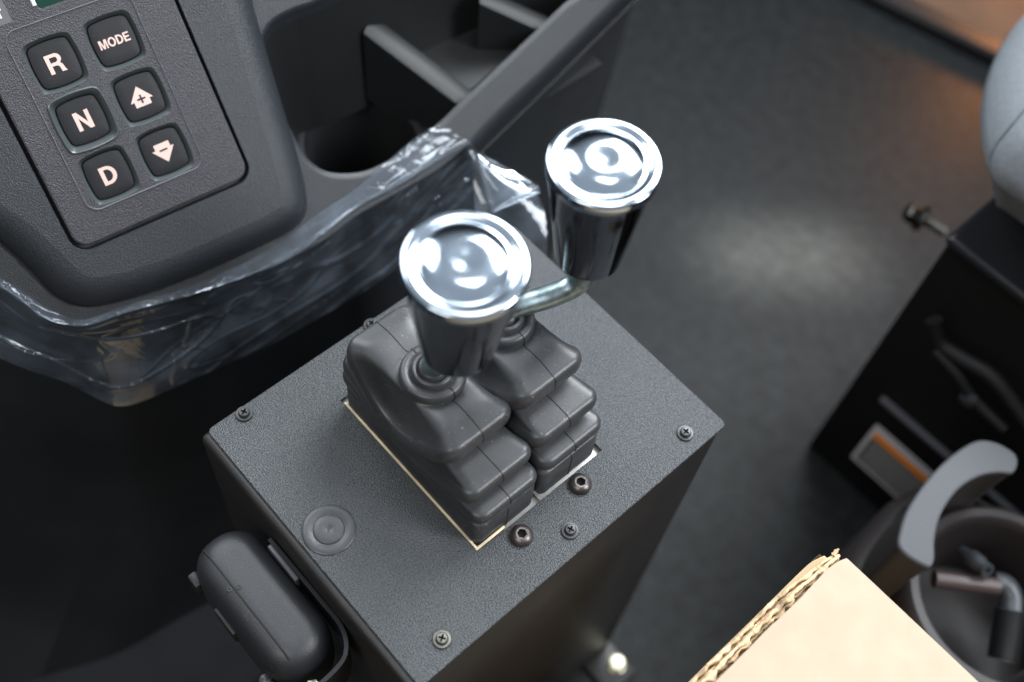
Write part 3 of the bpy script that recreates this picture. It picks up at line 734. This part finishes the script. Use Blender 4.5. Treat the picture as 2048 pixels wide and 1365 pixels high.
bt = MB(); bt.box(.047, .056, Y0 - .0025, Y0 + .003, -.050, -.036, bevel=.0015); bt.build('side_button', M['rubber_dark'], hs)
bt = MB(); bt.box(.070, .088, Y0 - .0018, Y0 + .002, -.054, -.040, bevel=.0008); bt.build('side_key', M['rubber_dark'], hs)
cl_ = MB(); cl_.box(.0655, .0905, Y1 - .0010, Y1 + .0014, -.048, -.0245, bevel=.0004); cl_.build('clip_plate', M['slot'], hs)
# bent flat bracket that runs behind the case and round its lower end
br = MB(); bp_ = [Vector((x, y, 0)) for x, y in [(.062, Y1 + .0026), (.080, Y1 + .0028), (.105, Y1 + .0030), (.125, Y1 + .0026), (.136, Y1 - .003), (.140, Y1 - .012), (.141, -.040), (.141, -.058)]]
bp_ = catmull(bp_, 40)
for q in range(1): pass
ri = []
for i, p in enumerate(bp_):
    t = (bp_[min(i + 1, 39)] - bp_[max(i - 1, 0)]).normalized(); s_ = Vector((-t.y, t.x, 0)) * .0011
    ri.append([p + s_ + Vector((0, 0, -.026)), p - s_ + Vector((0, 0, -.026)), p - s_ + Vector((0, 0, -.062)), p + s_ + Vector((0, 0, -.062))])
br.loft(ri, cap0=True, cap1=True); br.build('bracket', M['black_metal'], hs, recalc=True, angle=30)
for x_ in (.0905, .0985):
    kb_ = MB(); kb_.lathe([(.0050, 0), (.0050, .0008), (.0045, .0015), (.0025, .0019), (0, .0020)], (x_, Y1 + .0034, -.036), (0, 1, 0), 20)
    kb_.build('fixing_screw', M['bolt_black'], hs)
gm = MB()
for i, (x_, y_, r_) in enumerate([(.116, -.0500, .0040), (.121, -.0510, .0048), (.126, -.0500, .0042), (.130, -.0480, .0035)]):
    gm.lathe([(r_ * .6, -.004), (r_, -.002), (r_ * 1.02, 0), (r_ * .75, r_ * .7), (0, r_ * .95)], (x_, y_, -.048), n=20)
gm.build('cable_grommet', M['rubber'], hs)
cb = MB(); cb.tube(catmull([Vector(p) for p in [(.128, -.050, -.052), (.138, -.052, -.060), (.150, -.050, -.085), (.165, -.040, -.14)]], 30), .0035, 12); cb.build('cable', M['hose_black'], hs)
nt_ = MB(); nt_.lathe([(.0040, 0), (.0040, .003), (.003, .0035), (0, .0035)], (.1405, -.036, -.0262), n=6); nt_.build('bracket_nut', M['screw_steel'], hs)
settle(hs); tag(hs, 'matt black rounded plastic housing bracketed to the side of the control box', 'housing')

# ================================================================== SEAT BASE (black metal) WITH LABEL
SBX, SBY, SBZ = .168, .512, -.080
sb = empty('pedestal', (.45, .75, FZ + .001))
m1 = MB(); m1.box(SBX, .95, SBY + .004, 1.15, FZ + .001, SBZ - .012); m1.build('base_side', M['black_matt'], sb)
m2 = MB(); m2.box(SBX - .003, .96, SBY - .002, 1.16, SBZ - .010, SBZ, bevel=.0055, seg=5); m2.build('top_tray', M['black_metal'], sb)
m3 = MB(); e_ = [PY(1762, 797, SBY), PY(1895, 908, SBY)]; up_ = Vector((0, 0, .0022))
m3.box(e_[0].x, e_[1].x + .3, SBY - .003, SBY + .003, e_[0].z - .0025, e_[0].z + .0025, bevel=.0006); m3.build('slot_edge', M['slot'], sb)
# recess above the slot with dim linkage inside
m4 = MB(); m4.tube(catmull([PY(x, y, SBY - .008) for x, y in [(1868, 640), (1885, 690), (1935, 725), (1990, 760), (2060, 850)]], 30), .007, 12)
m4.tube(catmull([PY(x, y, SBY - .012) for x, y in [(1870, 700), (1915, 748), (1950, 800), (2010, 860)]], 24), .006, 12)
m4.build('linkage', M['black_matt'], sb)
m5 = MB(); q = PY(1942, 796, SBY - .012); m5.lathe([(.008, 0), (.008, .004), (.005, .006), (0, .006)], q, (0, -1, 0), 16); m5.build('linkage_bolt', M['hose_grey'], sb)
# warning label: grey border, orange band, rows of small print
def LB(s_, t_, o_):
    # s across (+x), t down
    c0 = PY(1750, 852, SBY); return Vector((c0.x + s_, SBY + .0035 - .004 - o_, c0.z - t_))
lw2, lh2 = .085, .064
lab = MB()
def quad(x0, x1, y0, y1, o_, mi): lab.add([LB(x0, y1, o_), LB(x1, y1, o_), LB(x1, y0, o_), LB(x0, y0, o_)], [[0, 1, 2, 3]], mi)
lab.add([LB(0, lh2, -.0035), LB(lw2, lh2, -.0035), LB(lw2, 0, -.0035), LB(0, 0, -.0035)], [[0, 1, 2, 3]], 0)
quad(0, lw2, 0, lh2, 0, 0); quad(.004, lw2 - .004, .005, .0145, .0004, 1); quad(.004, lw2 - .004, .0150, lh2 - .005, .0004, 2)
random.seed(3)
for k in range(7):
    y_ = .0190 + k * .0056; x_ = .008
    while x_ < lw2 - .010:
        w_ = random.uniform(.002, .006); quad(x_, min(x_ + w_, lw2 - .006), y_, y_ + .0022, .0007, 3); x_ += w_ + .0012
lo_ = lab.build('warning_label', [M['label_grey'], M['orange'], M['label_black'], M['label_text']], sb, smooth=False)
# flange bolt standing out of the corner of the tray
dB = .972
pA = PD(1890, 466, dB); pB = PD(1822, 426, dB - .004); ax = (pB - pA); L_ = ax.length
bo_ = MB(); thr = []
for k in range(29): thr.append((.0036 + (.0006 if k % 2 else 0), k / 28 * L_ * .7))
bo_.lathe(thr, pA, ax, 16); bo_.lathe([(.0036, L_ * .66), (.0125, L_ * .68), (.0125, L_ * .74), (.0095, L_ * .78)], pA, ax, 28)
bo_.lathe([(.0092, L_ * .78), (.0092, L_ * 1.06), (.0078, L_ * 1.12), (0, L_ * 1.12)], pA, ax, 6)
bo_.build('flange_bolt', M['screw_steel'], sb, angle=25)
settle(sb); tag(sb, 'glossy black metal pedestal under the seat with an orange-striped warning label', 'pedestal')

# ================================================================== SEAT CUSHION
st_ = empty('seat_cushion', (.40, .80, SBZ + .001))
opx = [(2050, 28), (2012, 70), (1980, 132), (1963, 205), (1966, 285), (1990, 350), (2050, 392), (2150, 470), (2350, 600), (2650, 560), (2700, 120), (2450, -120), (2200, -70)]
zc = 0.0
O = ccw([(p.x, p.y) for p in [PZ(q.x, q.y, zc) for q in catmull([Vector((x, y, 0)) for x, y in opx], 120, True)]])
rings = []
for o_, z in [(.075, SBZ + .004), (.060, -.066), (.028, -.046), (.022, -.030), (.009, -.016), (.001, -.004), (.002, .006), (.010, .022), (.022, .034), (.040, .043), (.065, .048), (.09, .050)]:
    rings.append([Vector((x, y, z)) for x, y in (inset(O, o_, 2) if o_ else O)])
ct = sum(rings[-1], Vector()) / len(rings[-1])
rings.append([p.lerp(ct, .5) for p in rings[-1]])
cu = MB(); cu.loft(rings, cap0=True, cap1=True); cush = cu.build('cushion_cover', M['fabric'], st_, angle=80, recalc=True)
settle(st_); tag(st_, 'grey fabric seat cushion edge above the black metal base', 'seat')
# seam on the cover
dg = bpy.context.evaluated_depsgraph_get()
from mathutils.bvhtree import BVHTree
bv = BVHTree.FromPolygons(cu.v, cu.f)
hit = []
for p in catmull([Vector((x, y, 0)) for x, y in [(2090, 170), (2048, 222), (2015, 262), (1992, 292), (1982, 315), (1981, 335)]], 40):
    rr2 = ray(p.x, p.y).normalized(); h_, n_, i_, d_ = bv.ray_cast(CAM, rr2)
    if h_: hit.append(h_ + Vector((0, 0, .0002)))
sm = MB(); sm.tube(hit, .0008, 8); s_ = sm.build('seam', M['thread'], cush)
s_.location = (0, 0, 0)

# ================================================================== CUP HOLDER BESIDE THE SEAT
ch = empty('cup_holder', PZ(2008, 1193, -.30))
CZ = -.170; cc = PZ(2012, 1196, CZ); r_in = .0590
c1 = MB(); c1.lathe([(.085, -.20), (.082, -.06), (.074, -.012), (.070, -.003), (.066, 0), (r_in + .0015, 0), (r_in, -.0015), (r_in - .002, -.010), (r_in - .006, -.060), (r_in - .010, -.075), (0, -.076)], cc, n=96)
c1.build('bowl', M['holder'], ch)
lip = [(1800, 1062), (1797, 1090), (1815, 1112), (1845, 1130), (1862, 1134), (1871, 1118), (1871, 1085), (1878, 1045), (1895, 1008), (1925, 972), (1965, 950), (2000, 945), (2026, 946), (2037, 930), (2034, 910), (2012, 893), (1982, 881), (1952, 881), (1915, 902), (1875, 937), (1838, 982), (1812, 1025)]
LZ = -.105
L2 = ccw([(p.x, p.y) for p in [PZ(q.x, q.y, LZ) for q in catmull([Vector((x, y, 0)) for x, y in lip], 120, True)]])
c2_ = MB(); top = [Vector((x, y, LZ)) for x, y in inset(L2, .0018, 1)]
c2_.loft([[Vector((x, y, LZ - .0022)) for x, y in L2], [Vector((x, y, LZ - .0006)) for x, y in inset(L2, .0006, 1)], top]); c2_.fill([top], normal=(0, 0, 1))
c2_.build('lip_top', M['holder_lip'], ch)
c3_ = MB(); c3_.loft([[Vector((x, y, LZ - .0022)) for x, y in inset(L2, .0003, 1)], [Vector((x, y, LZ - .03)) for x, y in inset(L2, .0022, 1)], [Vector((x, y, CZ - .02)) for x, y in inset(L2, .003, 1)]])
c3_.build('lip_wall', M['holder'], ch)
# skirt of the holder to the left of the bowl
c4_ = MB(); sk = [(1700, 1120), (1760, 1030), (1800, 985), (1880, 960), (2000, 1000), (2100, 1100), (2100, 1330), (1950, 1400), (1800, 1330), (1720, 1220)]
SK = ccw([(p.x, p.y) for p in [PZ(q.x, q.y, CZ - .03) for q in catmull([Vector((x, y, 0)) for x, y in sk], 90, True)]])
c4_.loft([[Vector((x, y, FZ + .001)) for x, y in inset(SK, -.004, 1)], [Vector((x, y, CZ - .045)) for x, y in SK], [Vector((x, y, CZ - .036)) for x, y in inset(SK, .004, 1)], [Vector((x, y, CZ - .032)) for x, y in inset(SK, .010, 1)]])
inner = [cc + Vector((.078 * math.cos(w), .078 * math.sin(w), -.032)) for w in [2 * math.pi * k / 64 for k in range(64)]]
c4_.build('holder_body', M['holder'], ch)
settle(ch); tag(ch, 'dark plastic cup holder with a raised crescent-shaped lip, left of nothing but the cardboard', 'cup holder')
ch['label'] = 'dark plastic cup holder with a raised grey crescent lip, beside the cardboard box'
# hose fittings lying in it
hf = empty('hose_fitting', PZ(2010, 1260, CZ - .07))
e1_ = MB(); e1_.tube(catmull([PZ(x, y, z) for x, y, z in [(1985, 1165, CZ - .02), (2010, 1172, CZ - .02), (2022, 1195, CZ - .022), (2022, 1225, CZ - .024)]], 24), .0080, 20); e1_.build('elbow', M['hose_grey'], hf)
e2_ = MB(); pa = PZ(2021, 1218, CZ - .024); pb = PZ(2006, 1318, CZ - .04); ax = pb - pa
pf = [(.004, 0)] + [(0.0098 + (.0014 if k % 2 else 0), ax.length * k / 25) for k in range(26)] + [(.004, ax.length)]
e2_.lathe(pf, pa, ax, 24); e2_.build('ribbed_sleeve', M['hose_black'], hf)
settle(hf); tag(hf, 'grey elbow with a black ribbed sleeve lying in the cup holder', 'hose fitting')
tb = MB(); tb.tube([PZ(1868, 1158, CZ - .012), PZ(1930, 1166, CZ - .012), PZ(1996, 1174, CZ - .012)], .0062, 16)
t_ = tb.build('tube', M['brown_tube']); tag(t_, 'short dark brown tube lying across the cup holder', 'tube')
cn = MB(); pa = PZ(1935, 1110, CZ - .008); pb = PZ(1976, 1142, CZ + .004); ax = pb - pa; L_ = ax.length
cn.lathe([(.0035, -L_ * .3), (.0045, 0), (.0062, L_ * .2), (.0062, L_ * .6), (.0050, L_ * .7), (.0050, L_), (.0026, L_ * 1.0), (.0022, L_ * .6), (0, L_ * .6)], pa, ax, 24)
c_ = cn.build('connector', M['hose_grey']); tag(c_, 'small grey round connector with an open end, above the brown tube', 'connector')

# ================================================================== CARDBOARD BOX
cb_ = empty('cardboard_box', (.42, -.02, FZ + .001))
CX, CY, CZT = .2722, .2045, .013
random.seed(11)
def edge_wave(t, amp, f, sd): return amp * (noise.noise(Vector((t * f, sd, 0))) + .5 * noise.noise(Vector((t * f * 2.7, sd, 5))))
def sheet(x0, y1, z0, z1, amp, f, sd, m_, name, x1=.62, y0=-.30, wob=.0, zamp=0):
    n_ = 220; e = []
    for k in range(n_ + 1):
        t = k / n_; y_ = y0 + (y1 - y0) * t
        e.append((x0 + edge_wave(t * 10, amp, f, sd) + .006 * max(0, (t - .975) / .025) ** 2 * .4, y_))
    mb = MB()
    def zz(x_, y_, z_): return z_ + zamp * noise.noise(Vector((x_ * 8, y_ * 30, sd)))
    A = [Vector((x_, y_, zz(x_, y_, z0))) for x_, y_ in e]; Bq = [Vector((x_, y_, zz(x_, y_, z1))) for x_, y_ in e]
    C1 = [Vector((x_ + .0012, y_, zz(x_, y_, z1) + .0003)) for x_, y_ in e]
    C2 = [Vector((x_ + .02, y_, z1 + .0004)) for x_, y_ in e]; C3 = [Vector((x1, y_, z1)) for x_, y_ in e]
    mb.loft([A, Bq, C1, C2, C3], closed=False)
    top_ = [r[-1] for r in (A, Bq, C1, C2, C3)] + [Vector((x1, y1, z0))]
    mb.add(top_, [list(range(len(top_)))]); return mb.build(name, m_, cb_, recalc=True, angle=60)
sheet(CX, CY, CZT - .0030, CZT, .0006, 2.0, 1, M['card'], 'top_flap')
# torn corrugated edges between the flaps
tr = MB()
for L3, (xo, wd, zo, amp, sd) in enumerate([(-.0016, .003, -.0090, .0006, 3), (-.0028, .0022, -.0050, .0009, 4), (-.0048, .0026, -.0022, .0009, 6), (-.0060, .0020, -.0062, .0008, 9), (-.0082, .0026, -.0040, .0007, 12)]):
    n_ = 700; rws = [[] for _ in range(6)]
    for k in range(n_ + 1):
        t = k / n_; y_ = -.30 + (CY - .0005 + .30) * t
        pin = max(0, (t - .90) / .10) ** 2
        x_ = CX + (xo + edge_wave(t * 40, amp, .9, sd) + edge_wave(t * 40, .0004, 6, sd + 1)) * (1 - .6 * pin)
        w_ = wd * (.6 + .8 * abs(noise.noise(Vector((t * 60, sd, 3)))) * 2)
        fz = edge_wave(t * 40, .0016, 1.1, sd + 2) + edge_wave(t * 40, .0005, 7, sd + 5)
        for q, (a_, b_) in enumerate([(w_, -.006), (w_, .0), (w_ * .7, .0007), (w_ * .2, .0006), (0, 0), (.0004, -.006)]): rws[q].append(Vector((x_ + a_, y_, CZT + zo + b_ + fz)))
    tr.loft(rws, closed=False)
tr.build('torn_flute', M['card_raw'], cb_, recalc=True, angle=30)
sheet(CX - .0088, CY - .001, CZT - .0155, CZT - .0125, .0005, .6, 13, M['card_side'], 'lower_flap', zamp=.001)
wl2 = MB(); n_ = 60
ro = [(-.0086, -.0140), (-.0090, -.020), (-.0086, -.05), (-.0080, FZ + .001 - CZT)]
wl2.loft([[Vector((CX + a_, -.30 + (CY - .001 + .30) * k / n_, CZT + b_)) for k in range(n_ + 1)] for a_, b_ in ro], closed=False)
wl2.loft([[Vector((x_, CY - .0012, CZT + b_)) for x_ in (CX - .0088, .45, .62)] for b_ in (-.0145, FZ + .001 - CZT)], closed=False)
wl2.build('box_wall', M['card_side'], cb_, angle=60)
tn = MB()
for (dx, dy, dz, a_, s_) in [(-.0026, -.0008, -.0005, 1.75, .75)]:
    p0 = Vector((CX + dx, CY + dy - .002, CZT + dz - .002)); di = Vector((math.cos(a_), math.sin(a_), .15)) * .0062 * s_; si = Vector((-math.sin(a_), math.cos(a_), 0)) * .0015
    rg_ = []
    for k in range(7):
        t = k / 6; w_ = (1 - .6 * t) * (1 + .3 * math.sin(k * 2.1)); c_ = p0 + di * t + si * .35 * math.sin(t * 3)
        rg_.append([c_ + si * w_, c_ + Vector((0, 0, .0007)), c_ - si * w_, c_ + Vector((0, 0, -.0005))])
    tn.loft(rg_, cap0=True, cap1=True)
tn.build('frayed_corner', M['card_side'], cb_, recalc=True)
settle(cb_); tag(cb_, 'open brown cardboard box corner with torn corrugated edge, brightly lit', 'cardboard box')
